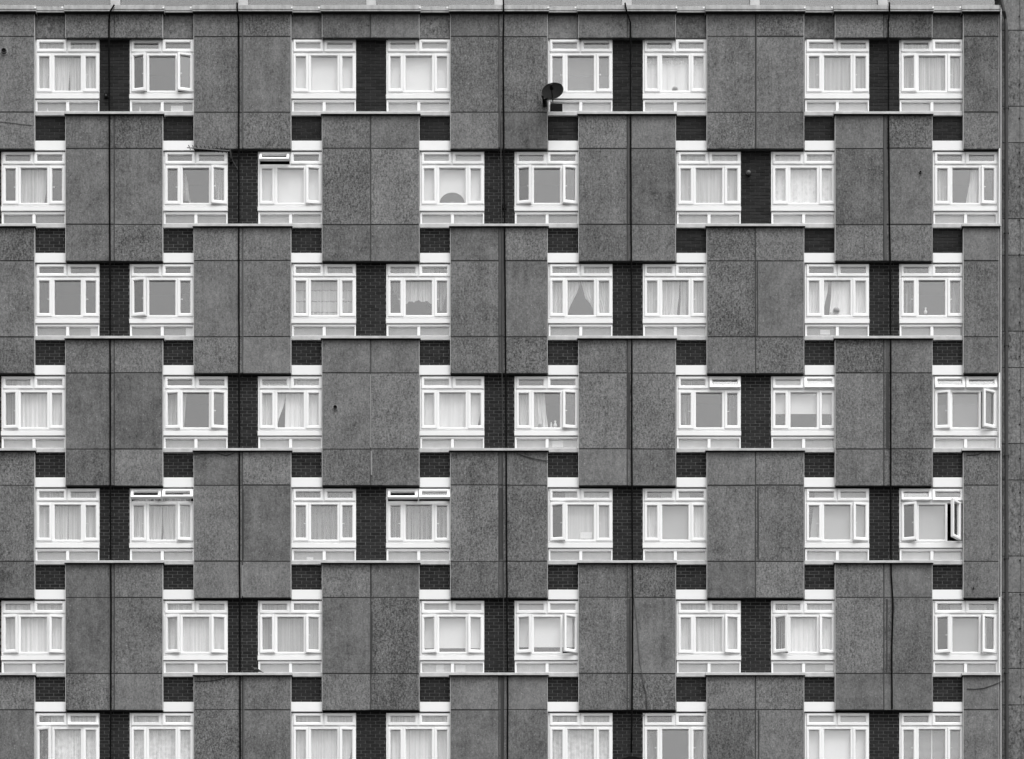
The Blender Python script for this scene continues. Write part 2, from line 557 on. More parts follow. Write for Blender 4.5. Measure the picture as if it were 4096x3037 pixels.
def frame_fn(mb):
    mb.ring(q(0), q(258), vz(217), vz(0), q(7), q(3.5), q(6), q(7), Y_FRAME, .20)
    mb.slab(q(7.1), q(254.4), Y_FRAME + .002, .198, vz(59), vz(50.5), .003)       # rail
    mb.slab(q(127), q(132), Y_FRAME + .001, .198, vz(50.4), vz(6.1), .003)
    mb.ring(q(68), q(192.5), vz(213), vz(59.2), q(10), q(10), q(6.5), q(8), Y_FRAME - .008, .196)
frame_me = mk(frame_fn, 'frame')
def sill_fn(mb):
    mb.slab(q(-1), q(258.5), .095, .22, vz(240), vz(222), .005)
    mb.slab(q(0), q(258), .150, .22, vz(221.9), vz(217.2), .002)
sill_me = mk(sill_fn, 'sill_board')
def low_fn(mb):
    mb.ring(q(1), q(257.5), vz(292), vz(243), q(8), q(6), q(8.5), q(5), Y_FRAME - .01, .20, .02)
    mb.slab(q(124.5), q(136.5), Y_FRAME - .008, .198, vz(287), vz(251.7), .003)
low_me = mk(low_fn, 'lower_frame')
# leaves
LW, LH = 60.5, 151.5
casl_me = mk(lambda m: m.ring(0, q(LW), 0, q(LH), q(10), q(11), q(10.5), q(13), 0, .066), 'casement')
casr_me = mk(lambda m: m.ring(-q(63), 0, 0, q(LH), q(10.5), q(13), q(10.5), q(13), 0, .066), 'casement')
tl_me = mk(lambda m: m.ring(0, q(119.5), -q(48), 0, q(10), q(11.5), q(11), q(12.5), 0, .066), 'transom_sash')
tr_me = mk(lambda m: m.ring(0, q(124.5), -q(48), 0, q(12), q(12.5), q(11), q(12.5), 0, .066), 'transom_sash')
def pane_me(x0, x1, z0, z1, name, y=.044):
    return mk(lambda m: m.box(x0, x1, y, y + .008, z0, z1), name)
pl_me = pane_me(q(9.5), q(LW - 10.5), q(12.5), q(LH - 10), 'pane')
pr_me = pane_me(-q(52.8), -q(12.6), q(12.6), q(LH - 10), 'pane')
ptl_me = pane_me(q(9.6), q(108.4), -q(36), -q(10.6), 'transom_pane')
ptr_me = pane_me(q(11.6), q(112.4), -q(36), -q(10.6), 'transom_pane')
pc_me = pane_me(q(77.5), q(183), vz(205.5), vz(65.3), 'pane', .178)
plo1_me = pane_me(q(8.6), q(124.8), vz(287.5), vz(251.2), 'lower_pane', .180)
plo2_me = pane_me(q(136.2), q(251.9), vz(287.5), vz(251.2), 'lower_pane', .180)
for me in (pl_me, pr_me, ptl_me, ptr_me, pc_me, plo1_me, plo2_me): me.materials.append(M['glass'])
for me in (frame_me, low_me, casl_me, casr_me, tl_me, tr_me): me.materials.append(M['white'])
sill_me.materials.append(M['whitepaint'])
hl_me = mk(lambda m: (m.box(q(LW - 9), q(LW - 5), .055, .075, q(70), q(78)), m.box(q(LW - 19), q(LW - 6), .068, .078, q(72), q(75))), 'handle')
hr_me = mk(lambda m: (m.box(-q(58), -q(54), .055, .075, q(70), q(78)), m.box(-q(57), -q(44), .068, .078, q(72), q(75))), 'handle')
for me in (hl_me, hr_me): me.materials.append(M['handle'])
def room_fn(mb):
    # open-fronted box: floor, ceiling, sides and back, all with thickness
    a, b, y0, y1, z0, z1 = q(3), q(255), .205, 1.7, vz(287), vz(6)
    t = .02
    mb.box(a - t, b + t, y0 + .14, y1, z1, z1 + t); mb.box(a - t, b + t, y0, y1, z0 - t, z0)
    mb.box(a - t, a, y0, y1, z0, z1); mb.box(b, b + t, y0, y1, z0, z1); mb.box(a - t, b + t, y1, y1 + t, z0 - t, z1 + t)
    mb.box(a - t, b + t, .203, y0 + .145, z1 + .0, z1 + t)
room_me = mk(room_fn, 'room'); room_me.materials.append(M['room'])
inner_me = {}
def inner(a):
    if a not in inner_me:
        me = mk(lambda m: (m.box(q(4), q(254), .235, .25, vz(286), vz(222))), 'inner_board'); me.materials.append(board(a)); inner_me[a] = me
    return inner_me[a]

# opening angles: (row, column): (left transom, right transom, left casement, right casement)
OPEN = {(1,2):(0,0,13,15),(1,8):(0,0,5,0),(2,2):(0,0,0,11),(2,3):(34,0,0,8),(2,5):(0,0,12,12),(2,8):(0,0,0,5),
        (3,2):(0,0,13,0),(4,1):(0,0,8,0),(4,2):(0,0,6,9),(4,5):(0,0,0,11),(4,6):(0,13,0,0),(4,7):(6,13,0,0),(4,8):(12,12,9,25),
        (5,2):(31,34,0,10),(5,4):(29,31,0,0),(5,5):(0,0,12,0),(5,7):(0,0,0,11),(5,8):(12,7,17,50),
        (6,1):(0,0,10,9),(6,2):(0,0,11,9),(6,3):(0,0,9,10),(6,4):(0,0,10,8),(6,5):(0,0,12,28),(6,6):(0,0,0,12),(6,7):(0,0,24,10),
        (6,8):(0,0,13,17),(7,1):(0,8,17,0),(7,3):(0,0,0,6)}
LOWB = {(1,1):.42,(1,2):.26,(1,3):.72,(1,4):.70,(1,5):.62,(1,6):.62,(1,7):.66,(1,8):.60,(2,1):.22,(2,2):.36,(2,3):.58,(2,4):.60,(2,5):.30,(2,6):.50,(2,7):.70,(2,8):.52,
        (3,1):.34,(3,2):.30,(3,3):.46,(3,4):.40,(3,5):.36,(3,6):.56,(3,7):.34,(3,8):.36,(4,1):.60,(4,2):.50,(4,3):.66,(4,4):.70,(4,5):.66,(4,6):.70,(4,7):.46,(4,8):.85,
        (5,1):.54,(5,2):.54,(5,3):.56,(5,4):.56,(5,5):.54,(5,6):.50,(5,7):.66,(5,8):.78,(6,1):.68,(6,2):.62,(6,3):.56,(6,4):.68,(6,5):.66,(6,6):.54,(6,7):.52,(6,8):.40}
WIN = {}
def window(r, c, xl, only=None):
    loc = P(xl, LG(r), 0); loc.y = 0
    # the local depths are real depths, so the window is moved back to where depth Y_FRAME matches the photo
    ref = P(xl, LG(r), Y_FRAME); loc.x = ref.x; loc.z = ref.z
    w = empty('window', loc, bld)
    WIN[(r, c)] = (w, xl)
    t1, t2, c1, c2 = OPEN.get((r, c), (0, 0, 0, 0))
    link('frame', frame_me, None, w)
    link('sill_board', sill_me, None, w)
    link('lower_frame', low_me, None, w)
    link('room', room_me, None, w)
    link('inner_board', inner(LOWB.get((r, c), .5)), None, w)
    for n, me in (('pane', pc_me), ('lower_pane', plo1_me), ('lower_pane', plo2_me)):
        link(n, me, None, w)
    for (hx, me, pm, hm, an) in ((7, casl_me, pl_me, hl_me, -c1), (256, casr_me, pr_me, hr_me, c2)):
        wide = abs(an) > 40      # swung on an offset hinge, clear of the frame
        for n, m_ in (('casement', me), ('pane', pm), ('handle', hm)):
            o = link(n, m_, None, w, (q(hx - (9 if wide else 0)), Y_SASH - (.03 if wide else 0), vz(211))); o.rotation_euler = (0, 0, R(an + random.uniform(-.25, .25)) if an == 0 else R(an))
    for (hx, me, pm, an) in ((7.2, tl_me, ptl_me, t1), (131.7, tr_me, ptr_me, t2)):
        for n, m_ in (('transom_sash', me), ('transom_pane', pm)):
            o = link(n, m_, None, w, (q(hx), Y_SASH, vz(2.5))); o.rotation_euler = (R(-an), 0, 0)
    return w
for r in range(1, 8):
    if r % 2:
        xs = [X0 + PER*k + d for k in range(4) for d in (0, 378.5)]
    else:
        xs = [X0 - HALF + 378.5] + [X0 - HALF + PER*k + d for k in (1, 2, 3) for d in (0, 378.5)] + [X0 - HALF + PER*4]
    for c, x in enumerate(xs): window(r, c + 1, x)
for r in (1, 3, 5, 7):
    pass
for r in (2, 4, 6):
    # pale corner boards at the right end of the facade beside the last window
    mb = MB(); pbox(mb, 3989.5, 3994.5, LG(r) - WT, LG(r), .12, .30); pbox(mb, 3995.5, XB, LG(r) - WT - 14, LG(r), .01, .30, .004)
    mb.build('corner_trim', M['whitepaint'], bld)
mb = MB(); pbox(mb, XB + .5, XB + 6, 30, 3400, .03, .30, .004); mb.build('corner_trim', M['pale'], bld)

# hidden mass of the building
mb = MB(); mb.box(-14.5, P(4005, 0, .3).x, 1.8, 9, P(0, 3150, .3).z, P(0, -400, .3).z); mb.build('inner_wall', M['room'], bld)
mb = MB(); mb.box(-14.5, P(4003, 0, .3).x, .33, 9, 0, P(0, LG(7) + 150, .3).z); mb.build('lower_wall', M['core'], bld)
mb = MB(); mb.box(-14.5, P(4005, 0, .3).x, .5, 9, P(0, 28, .3).z - .25, P(0, 28, .3).z - .2); mb.build('roof', M['roof'], bld)
for r in range(0, 8):
    # floor slabs seal the voids behind the cladding
    z = P(0, LG(r) + 60, .3).z
    mb = MB(); mb.box(-14.4, P(4000, 0, .3).x, .34, 1.8, z - .1, z + .1); mb.build('floor_slab', M['room'], bld)

# ------------------------------------------------------------------ joint seals: mastic smeared over some of the vertical joints
SEALS = [  # x0, x1, y0, y1, tone
 (1994, 2003, 165, 590, 'seal_mid'), (1996, 2016, 905, 1340, 'seal_mid'), (1998, 2015, 1350, 1488, 'seal_mid'),
 (1999, 2012, 1800, 1938, 'seal_mid'), (1997, 2011, 1952, 2236, 'seal_dark'), (2002, 2012, 2250, 2384, 'seal_mid'), (2001, 2014, 2706, 3100, 'seal_dark'),
 (2510, 2518, 462, 896, 'seal_mid'), (2512, 2518, 905, 1040, 'seal_mid'), (2511, 2520, 1362, 1480, 'seal_mid'), (2511, 2521, 1496, 1792, 'seal_dark'),
 (2515, 2522, 2250, 2384, 'seal_mid'), (2513, 2524, 2394, 2690, 'seal_dark'), (2517, 2526, 2700, 2832, 'seal_mid'),
 (3536, 3548, 462, 1040, 'seal_mid'), (3543, 3556, 1362, 1480, 'seal_mid'), (3543, 3556, 1496, 1790, 'seal_dark'), (3544, 3551, 2397, 2690, 'seal_dark'),
 (3023, 3028, 50, 592, 'seal_mid'), (3027, 3033, 1043, 1342, 'seal_dark'), (3029, 3036, 1948, 2238, 'seal_dark'), (3031, 3038, 2842, 3100, 'seal_dark'),
 (1480, 1485, 1498, 1790, 'seal_pale'), (1482, 1489, 1804, 1900, 'seal_pale'), (1479, 1485, 462, 600, 'seal_dark'), (1482, 1487, 2250, 2384, 'seal_dark'), (1484, 1490, 2448, 2688, 'seal_dark'),
 (967, 974, 60, 590, 'seal_mid'), (968, 974, 905, 1490, 'seal_mid'), (969, 976, 1960, 2235, 'seal_dark'), (967, 972, 2262, 2384, 'seal_pale'), (972, 978, 2710, 3100, 'seal_mid'),
 (1478, 1484, 52, 150, 'seal_dark'),
]
for x0, x1, y0, y1, t in SEALS:
    mb = MB()
    n = max(3, int((y1 - y0)/45)); rg = random.Random(int(x0*y0))
    # an uneven strip with real thickness
    vs, fs = [], []
    for i in range(n + 1):
        py = y0 + (y1 - y0)*i/n
        a = P(x0 + rg.uniform(-.8, .8), py, -.004); b = P(x1 + rg.uniform(-.8, .8), py, -.004)
        th = .005 + rg.uniform(0, .004)
        vs += [(a.x, .012, a.z), (a.x + .004, -th, a.z), (b.x - .004, -th, b.z), (b.x, .012, b.z)]
        if i:
            o = (i - 1)*4
            for k in range(3): fs.append((o + k, o + k + 1, o + k + 5, o + k + 4))
    fs += [(0, 1, 2, 3), (n*4+3, n*4+2, n*4+1, n*4)]
    mb.add(vs, fs); mb.build('joint_seal', M[t], bld)

# ------------------------------------------------------------------ tower wing at the right edge
twr = tag(empty('stair_tower', P(4060, 3037, 0)), 'grey panelled tower wall at the right edge beyond the tall drainpipe', 'tower')
def tw(name, mb, m): 
    o = mb.build(name, m, twr); o.location = -twr.location; return o
mb = MB(); pbox(mb, 4009, 4700, -400, 3300, .045, 6); tw('tower_backing', mb, M['core'])
ty = [-400] + sorted([121.5 + 449.8*k for k in range(0, 8)] + [-24 + 449.8*k for k in range(0, 8)]) + [3300]
for a, b in zip(ty[:-1], ty[1:]):
    mb = MB(); pbox(mb, 4009.5, 4330, a + 1.3, b - 1.3, .02, .05, .005); tw('concrete_panel', mb, M['pebble_tower'])
    mb = MB(); pbox(mb, 4332, 4699, a + 1.3, b - 1.3, .02, .05, .005); tw('concrete_panel', mb, M['pebble_tower'])
mb = MB(); pbox(mb, 4009, 4700, 3300, 6000, .06, 6); tw('tower_base', mb, M['core'])

# ------------------------------------------------------------------ drainpipe and cables
def run(pts, y):
    # on the face the cable hangs at depth y; at the coping it comes forward over the overhang
    return [P(a, b, y if (y > -.03 or b > 75) else y - .135*min(1, (75 - b)/22)) for a, b in pts]
dp = tag(empty('drainpipe', P(4027, 3100, .0)), 'thick dark drainpipe running down the corner beside the tower wall', 'drainpipe')
def dpart(name, mb, m): o = mb.build(name, m, dp, smooth=False); o.location = -dp.location; return o
mb = MB(); mb.tube(run([(4006, 2), (4009, 20), (4015, 45), (4021, 75), (4025, 110), (4026, 600), (4026, 1500), (4027, 2400), (4028, 3200)], -.035), .040, 12)
dpart('pipe', mb, M['pipe'])
for yy in (430, 930, 1380, 1820, 2232, 2690):
    mb = MB(); c = P(4026.5, yy, -.035); mb.lathe([(.048, -.03), (.048, .03)], c, (0, 0, 1), 12); mb.box(c.x - .06, c.x + .06, -.03, .03, c.z - .012, c.z + .012)
    dpart('pipe_bracket', mb, M['pipe'])
cd = tag(empty('conduit', P(4082, 3100, 0)), 'thin pale conduit on the tower wall right of the drainpipe', 'conduit')
mb = MB(); mb.tube(run([(4080, -50), (4081, 700), (4083, 1500), (4084, 2300), (4086, 3150)], .010), .006, 6)
o = mb.build('conduit_tube', M['pipe_grey'], cd); o.location = -cd.location
mb = MB()
for i, yy in enumerate(range(60, 3100, 136)):
    c = P(4077 + yy/3000*4, yy + 5, .012); 
    m2 = MB(); m2.lathe([(.018, 0), (.018, .012), (.010, .02)], c, (0, -1, 0), 10); o = m2.build('clip', M['pipe'], cd); o.location = -cd.location

def cable(name, label, pts, y, rad, m='cable', group=None, cat='cable', extra=None):
    base = P(pts[-1][0], pts[-1][1], y)
    # smooth the polyline a little
    pp = []
    for i in range(len(pts) - 1):
        a, b = Vector(pts[i]), Vector(pts[i+1])
        n = max(1, int((b - a).length/60))
        for k in range(n): 
            t = a.lerp(b, k/n); pp.append((t.x + random.uniform(-.5, .5)*(1 if k else 0), t.y))
    pp.append(pts[-1])
    mb = MB(); mb.tube([Vector(v) - base for v in run(pp, y)], rad, 6)
    o = mb.build(name, M[m], None, base, True)
    return tag(o, label, cat, group)
G1 = 'long cables hanging down the facade'
cable('cable', 'black cable bent over the coping, leftmost of the long vertical cables', [(457, 20), (448, 34), (439, 50), (436, 80), (436, 160), (438, 600), (440, 1100), (441, 1700), (442, 2200), (444, 2420), (443, 2700), (443, 2870), (441, 3100)], -.035, .020, group=G1)
cable('cable', 'black cable running down the panel column between second and third top row windows', [(948, 12), (950, 50), (955, 80), (955, 500), (955, 1000), (957, 1700), (958, 2200), (960, 2680), (961, 3100)], -.035, .020, group=G1)
cable('cable', 'thick black cable down the wide central column just left of the satellite dish', [(2013, -20), (2014, 25), (2015, 60), (2013, 160), (2015, 600), (2020, 1100), (2024, 1600), (2026, 2100), (2029, 2500), (2031, 2800), (2030, 3100)], -.035, .019, group=G1)
cable('cable', 'thin grey conduit beside the thick black cable of the central column', [(2002, 430), (2007, 900), (2008, 1400), (2010, 1780), (2014, 2350), (2016, 2690), (2014, 3100)], -.026, .009, 'pipe', G1)
cable('cable', 'black cable kinked below the coping, right of the top row window with the dish', [(2500, 12), (2505, 40), (2515, 70), (2522, 92), (2522, 300), (2524, 800), (2527, 1300), (2527, 1800), (2529, 2200), (2531, 2400), (2530, 2700), (2527, 2900), (2525, 3010)], -.035, .019, group=G1)
cable('cable', 'black cable bulging sideways low down, rightmost of the long cables on the windowed wall', [(3558, 10), (3558, 40), (3553, 90), (3554, 450), (3557, 800), (3561, 1100), (3563, 1500), (3563, 1900), (3564, 2200), (3565, 2300), (3571, 2400), (3572, 2440), (3570, 2500), (3567, 2600), (3568, 2837)], -.035, .019, group=G1)
G2 = 'thin loose cables'
cable('cable', 'thin cable straying in a long curve right of the fourth long cable near the bottom', [(2533, 2340), (2536, 2394), (2546, 2473), (2558, 2640), (2572, 2720), (2586, 2775), (2588, 2839)], -.02, .008, m='pipe_grey' if 'straying' in 'thin cable straying in a long curve right of the fourth long cable near the bottom' else 'pipe', group=G2)
cable('cable', 'thin cable looping over the brick pier above the bottom dish', [(2600, 2848), (2575, 2863), (2548, 2885), (2533, 2908), (2526, 2950), (2525, 3010)], .14, .008, m='pipe_grey' if 'straying' in 'thin cable looping over the brick pier above the bottom dish' else 'pipe', group=G2)
cable('cable', 'thin cable sagging across the two panels at the top left corner', [(-60, 480), (0, 487), (60, 494), (130, 503)], -.01, .005, m='pipe_grey' if 'straying' in 'thin cable sagging across the two panels at the top left corner' else 'pipe', group=G2)
cable('cable', 'wavy thin cable under the ledge left of the second long cable', [(655, 1814), (770, 1817), (800, 1814), (855, 1811), (880, 1815), (905, 1822), (935, 1812), (958, 1800)], -.014, .008, m='pipe_grey' if 'straying' in 'wavy thin cable under the ledge left of the second long cable' else 'pipe', group=G2)
cable('cable', 'thin cable drooping from the central black cable under the fourth row ledge', [(2024, 1803), (2060, 1810), (2100, 1825), (2150, 1838), (2192, 1844)], -.014, .008, m='pipe_grey' if 'straying' in 'thin cable drooping from the central black cable under the fourth row ledge' else 'pipe', group=G2)
cable('cable', 'thin cable curving under the fourth row ledge near the right corner', [(3868, 1821), (3890, 1821), (3910, 1818), (3935, 1810), (3959, 1803), (4000, 1796)], -.014, .008, m='pipe_grey' if 'straying' in 'thin cable curving under the fourth row ledge near the right corner' else 'pipe', group=G2)
cable('cable', 'thin cable sagging under the ledge near the pigeon', [(778, 2724), (800, 2725), (839, 2723), (880, 2717), (920, 2706), (953, 2702), (965, 2720)], -.014, .008, m='pipe_grey' if 'straying' in 'thin cable sagging under the ledge near the pigeon' else 'pipe', group=G2)
cable('cable', 'thin cable sagging toward the drainpipe under the sixth row ledge', [(3868, 2756), (3900, 2756), (3934, 2753), (3965, 2743), (3990, 2733), (4015, 2725)], -.014, .008, m='pipe_grey' if 'straying' in 'thin cable sagging toward the drainpipe under the sixth row ledge' else 'pipe', group=G2)

# ------------------------------------------------------------------ satellite dishes
def dish(cx, cy, y, rad, axis, label, arm_to, grp='satellite dishes'):
    base = P(*arm_to)
    root = tag(empty('satellite_dish', base), label, 'satellite dish', grp)
    c = P(cx, cy, y) - base
    ax = Vector(axis).normalized()
    prof = [(rad*k/8, .22*rad*(k/8)**2) for k in range(0, 9)]
    prof = prof + [(rad*1.02, .24*rad), (rad*.99, .225*rad - .012)] + [(rad*k/8, .22*rad*(k/8)**2 - .012) for k in range(7, -1, -1)]
    mb = MB(); mb.lathe(prof, c, ax, 28); mb.build('reflector', M['dish'], root, smooth=True)
    foc = c + ax*rad*1.0 - Vector((0, 0, rad*.25))
    low = c - Vector((0, 0, rad*.93)) + ax*.03
    mb = MB(); mb.tube([low, foc], .012, 6); mb.build('feed_arm', M['black'], root)
    mb = MB(); mb.tube([foc + ax*.06, foc - ax*.06], [.036, .048], 10); mb.build('receiver', M['black'], root)
    mb = MB(); mb.tube([Vector((0, 0, 0)), Vector((0, -.12, .02)), c - ax*.10, c - ax*.012], .024, 8); mb.tube([Vector((-.03, -.02, .02)), Vector((-.06, -.10, .10)), c - ax*.03 + Vector((-.14, 0, -.06))], .03, 8)
    mb.box(-.05, .05, -.012, .0, -.09, .09); mb.build('bracket', M['black'], root)
    return root
dish(2212, 372, -.26, .250, (-.16, -.90, .36), 'dark round satellite dish on a bracket beside the fifth top row window', (2180, 412, 0))
dish(2525, 3088, -.25, .37, (-.1, -.9, .4), 'black satellite dish whose rim just shows at the bottom edge of the photo', (2525, 3110, .155))

mb = MB(); base = P(2225, 447, .115)
for_ = P(2201, 447, .115); to_ = P(2250, 416, .115)
mb.slab(for_.x - base.x, to_.x - base.x, -.014, .006, 0, to_.z - for_.z, .006)
tag(mb.build('board', M['black'], None, base), 'small black board fixed over the low pane under the dish', 'board')

# ------------------------------------------------------------------ TV aerial
base = P(917, 610, .10)
ae = tag(empty('tv_aerial', base), 'toothed horizontal television aerial fixed over the second window of the second row', 'aerial')
def loc(px, py, y): return P(px, py, y) - base
a0, a1 = loc(748, 591, -.28), loc(918, 604, -.10)
mb = MB(); mb.tube([a0, a1], .013, 6); mb.build('boom', M['alu'], ae)
for i in range(10):
    t = .06 + i*.094
    p = a0.lerp(a1, t); h = .052 + .012*i/10
    mb = MB(); mb.tube([p + Vector((-.022, -h*.5, h)), p + Vector((.018, h*.5, -h*.7))], .0095, 5); mb.build('element', M['black'], ae)
mb = MB(); mb.tube([loc(921, 598, -.08), loc(924, 622, .0), loc(926, 636, .10)], .014, 6); mb.build('mast', M['alu'], ae)
mb = MB(); mb.tube([loc(924, 632, .09), loc(952, 678, .14)], .006, 5); mb.build('stay', M['alu'], ae)
mb = MB(); c = loc(925, 645, .14); mb.box(c.x - .03, c.x + .03, -.02, .05, c.z - .05, c.z + .05); mb.build('wall_plate', M['black'], ae)

# ------------------------------------------------------------------ vents and wall boxes
def vent(px, py, y, rad, label, style='pipe'):
    b = P(px, py, y)
    root = tag(empty('wall_vent', b), label, 'vent', 'small round vents and pipe ends in the wall')
    if style == 'pipe':
        mb = MB(); mb.lathe([(rad, -.01), (rad, .05), (rad*.8, .05), (rad*.8, -.005)], (0, 0, 0), (0, -1, 0), 16); mb.build('pipe_end', M['pipe'], root)
        mb = MB(); mb.lathe([(rad*.8, 0), (rad*.8, .03)], (0, 0, 0), (0, -1, 0), 14); mb.build('grille', M['black'], root)
        mb = MB(); mb.lathe([(rad*1.55, -.004), (rad*1.5, .006), (rad*1.0, .008)], (0, 0, 0), (0, -1, 0), 16); mb.build('mortar_collar', M['seal_pale'] if rad > .035 else M['seal_mid'], root)
    elif style == 'cowl':
        mb = MB(); mb.lathe([(rad*.5, 0), (rad*.5, .05), (rad, .055), (rad*1.0, .08), (rad*.7, .105), (rad*.1, .115)], (0, 0, 0), (0, -1, 0), 14); mb.build('cowl', M['pipe_grey'], root, smooth=True)
        mb = MB(); mb.lathe([(rad*1.2, -.004), (rad*1.2, .008)], (0, 0, 0), (0, -1, 0), 14); mb.build('flange', M['black'], root)
    else:
        mb = MB(); mb.slab(-rad, rad, -.05, 0, -rad*1.1, rad*1.1, .012); mb.build('box_body', M['black'], root)
        mb = MB(); mb.lathe([(rad*.5, 0), (rad*.45, .03)], (0, -.05, -.2*rad), (0, -1, 0), 10); mb.build('box_cap', M['pipe'], root)
    return root
vent(16.5, 206, 0, .062, 'dark round pipe end with a pale mortar patch at the top left corner')
vent(1341, 1631, 0, .045, 'black round pipe end low in the left panel of a wide column')
vent(2993, 697, .155, .055, 'round cowled vent on the brick pier of the second row', 'cowl')
vent(3681, 691, 0, .026, 'tiny dark pipe end on the panel left of the rightmost second row window')
vent(426, 385, .155, .050, 'small black junction box on the first top row brick pier beside a cable', 'box')
vent(2017, 830, .10, .055, 'black junction box on the thick cable in the second row pier', 'box')
vent(3893, 2445 - 90, 0, .018, 'tiny dark pipe end on the narrow panel near the right corner')

# ------------------------------------------------------------------ pigeon on the ledge
b0 = P(1024, LG(6) + .2, .02)
pg = tag(empty('pigeon', b0), 'dark pigeon crouching on the white ledge beside a window in the sixth row', 'pigeon')
def body_ring(sts):
    mb = MB(); vs, fs = [], []
    n = 10
    for (x, z, ry, rz) in sts:
        for k in range(n):
            an = 2*math.pi*k/n; vs.append((x, math.cos(an)*ry, z + math.sin(an)*rz))
    for i in range(len(sts) - 1):
        for k in range(n):
            m = (k+1) % n; fs.append((i*n+k, i*n+m, (i+1)*n+m, (i+1)*n+k))
    fs += [tuple(range(n)), tuple(reversed([(len(sts)-1)*n + k for k in range(n)]))]
    return mb.add(vs, fs)
body_ring([(-.135, .118, .004, .003), (-.118, .120, .010, .009), (-.105, .122, .021, .022), (-.085, .120, .022, .024), (-.072, .102, .022, .024), (-.055, .085, .034, .034),
           (-.02, .070, .048, .045), (.03, .058, .047, .042), (.07, .043, .034, .028), (.105, .026, .022, .013), (.15, .010, .022, .006), (.175, .002, .020, .004)]).build('body', M['feather'], pg, smooth=True)
for sy in (-1, 1):
    mb = MB(); mb.add([(-.04, sy*.045, .095), (.03, sy*.052, .09), (.12, sy*.030, .035), (.03, sy*.054, .045), (-.04, sy*.046, .06),
                       (-.04, sy*.035, .095), (.03, sy*.040, .09), (.12, sy*.022, .035), (.03, sy*.042, .045), (-.04, sy*.036, .06)],
                      [(0,1,2,3,4),(9,8,7,6,5),(0,5,6,1),(1,6,7,2),(2,7,8,3),(3,8,9,4),(4,9,5,0)])
    mb.build('wing', M['pipe_grey'], pg)
    mb = MB(); mb.tube([(-.005, sy*.018, .035), (-.008, sy*.018, .003), (-.03, sy*.018, .002)], .004, 5); mb.build('leg', M['pipe_grey'], pg)

# ------------------------------------------------------------------ curtains and blinds: each is a thing of its own behind the glass
ORD = {1: 'first', 2: 'second', 3: 'third', 4: 'fourth', 5: 'fifth', 6: 'sixth', 7: 'seventh', 8: 'last'}
ROWN = {1: 'top row', 2: 'second row', 3: 'third row', 4: 'fourth row', 5: 'fifth row', 6: 'sixth row', 7: 'bottom row'}
YC = .26
def keyed(ks, v):
    if v <= ks[0][0]: return ks[0][1]
    for (a, x), (b, y) in zip(ks[:-1], ks[1:]):
        if v <= b:
            t = (v - a)/(b - a); t = t*t*(3 - 2*t) if len(ks) < 4 else t
            return x + (y - x)*t
    return ks[-1][1]
def curtain(r, c, look, m, l=12, rt=246, top=9, bot=222, folds=9, amp=.012, y=YC, name='net_curtain', cat='curtain', nu=None, nv=10):
    w, xl = WIN[(r, c)]
    x0 = xl; y0 = LG(r) - WT
    lk = l if isinstance(l, list) else [(top, l), (300, l)]
    rk = rt if isinstance(rt, list) else [(top, rt), (300, rt)]
    bf = bot if callable(bot) else (lambda t: bot)
    nu = nu or max(10, int(folds*5))
    base = P(x0 + (keyed(lk, 100) + keyed(rk, 100))/2, y0 + top, y)
    ph = random.uniform(0, 6)
    front, fs = [], []
    for j in range(nv + 1):
        for i in range(nu + 1):
            t = i/nu
            v = top + (bf(t) - top)*j/nv
            u = keyed(lk, v)*(1 - t) + keyed(rk, v)*t
            d = amp*math.sin(ph + t*folds*2*math.pi + .5*math.sin(t*7 + ph)) + amp*.4*math.sin(2.3*folds*t*math.pi + ph*2)
            p = P(x0 + u, y0 + v, y); p.y += d
            front.append(p - base)
    n = len(front)
    for j in range(nv):
        for i in range(nu):
            a = j*(nu + 1) + i
            fs.append((a, a + 1, a + nu + 2, a + nu + 1))
    mb = MB(); mb.add(front, fs)
    me = bpy.data.meshes.new(name); me.from_pydata([tuple(v) for v in mb.v], [], mb.f); me.update()
    me.polygons.foreach_set('use_smooth', [True]*len(me.polygons))
    me.materials.append(m)
    o = link(name, me, None, None, base)
    ttl = '%s in the %s window of the %s' % (look, ORD[c], ROWN[r])
    return tag(o, ttl, cat, 'curtains and blinds behind the flat windows')
Pl = cloth
def blind(r, c, look, bot, alpha=.95, top=9, name='roller_blind', **k):
    o = curtain(r, c, look, cloth(alpha, .3, 'plain'), top=top, bot=bot, folds=1, amp=.0012, name=name, cat='blind', nv=6, **k)
    return o
random.seed(11)
# row 1
curtain(1, 1, 'left half of the gathered net curtains', cloth(.45, .40), l=12, rt=[(9, 139), (120, 138), (215, 133)], folds=8)
curtain(1, 1, 'right half of the gathered net curtains', cloth(.45, .40), l=[(9, 140), (120, 140), (215, 142)], rt=246, folds=7, bot=218)
blind(1, 3, 'plain white blind filling', 225, .97)
blind(1, 4, 'plain white blind filling', 225, .93)
blind(1, 5, 'faint grey veil', 225, .16, name='net_curtain')
curtain(1, 6, 'swagged white net', cloth(.72, .2), folds=5, top=86)
curtain(1, 6, 'scalloped pelmet', cloth(.30, .2), folds=7, top=9, bot=lambda t: 92 + 10*abs(math.sin(t*math.pi*3)), y=YC - .02)
curtain(1, 7, 'soft pale drapes', cloth(.33, .16), folds=6)
curtain(1, 8, 'limp striped net', cloth(.36, .32), folds=9)
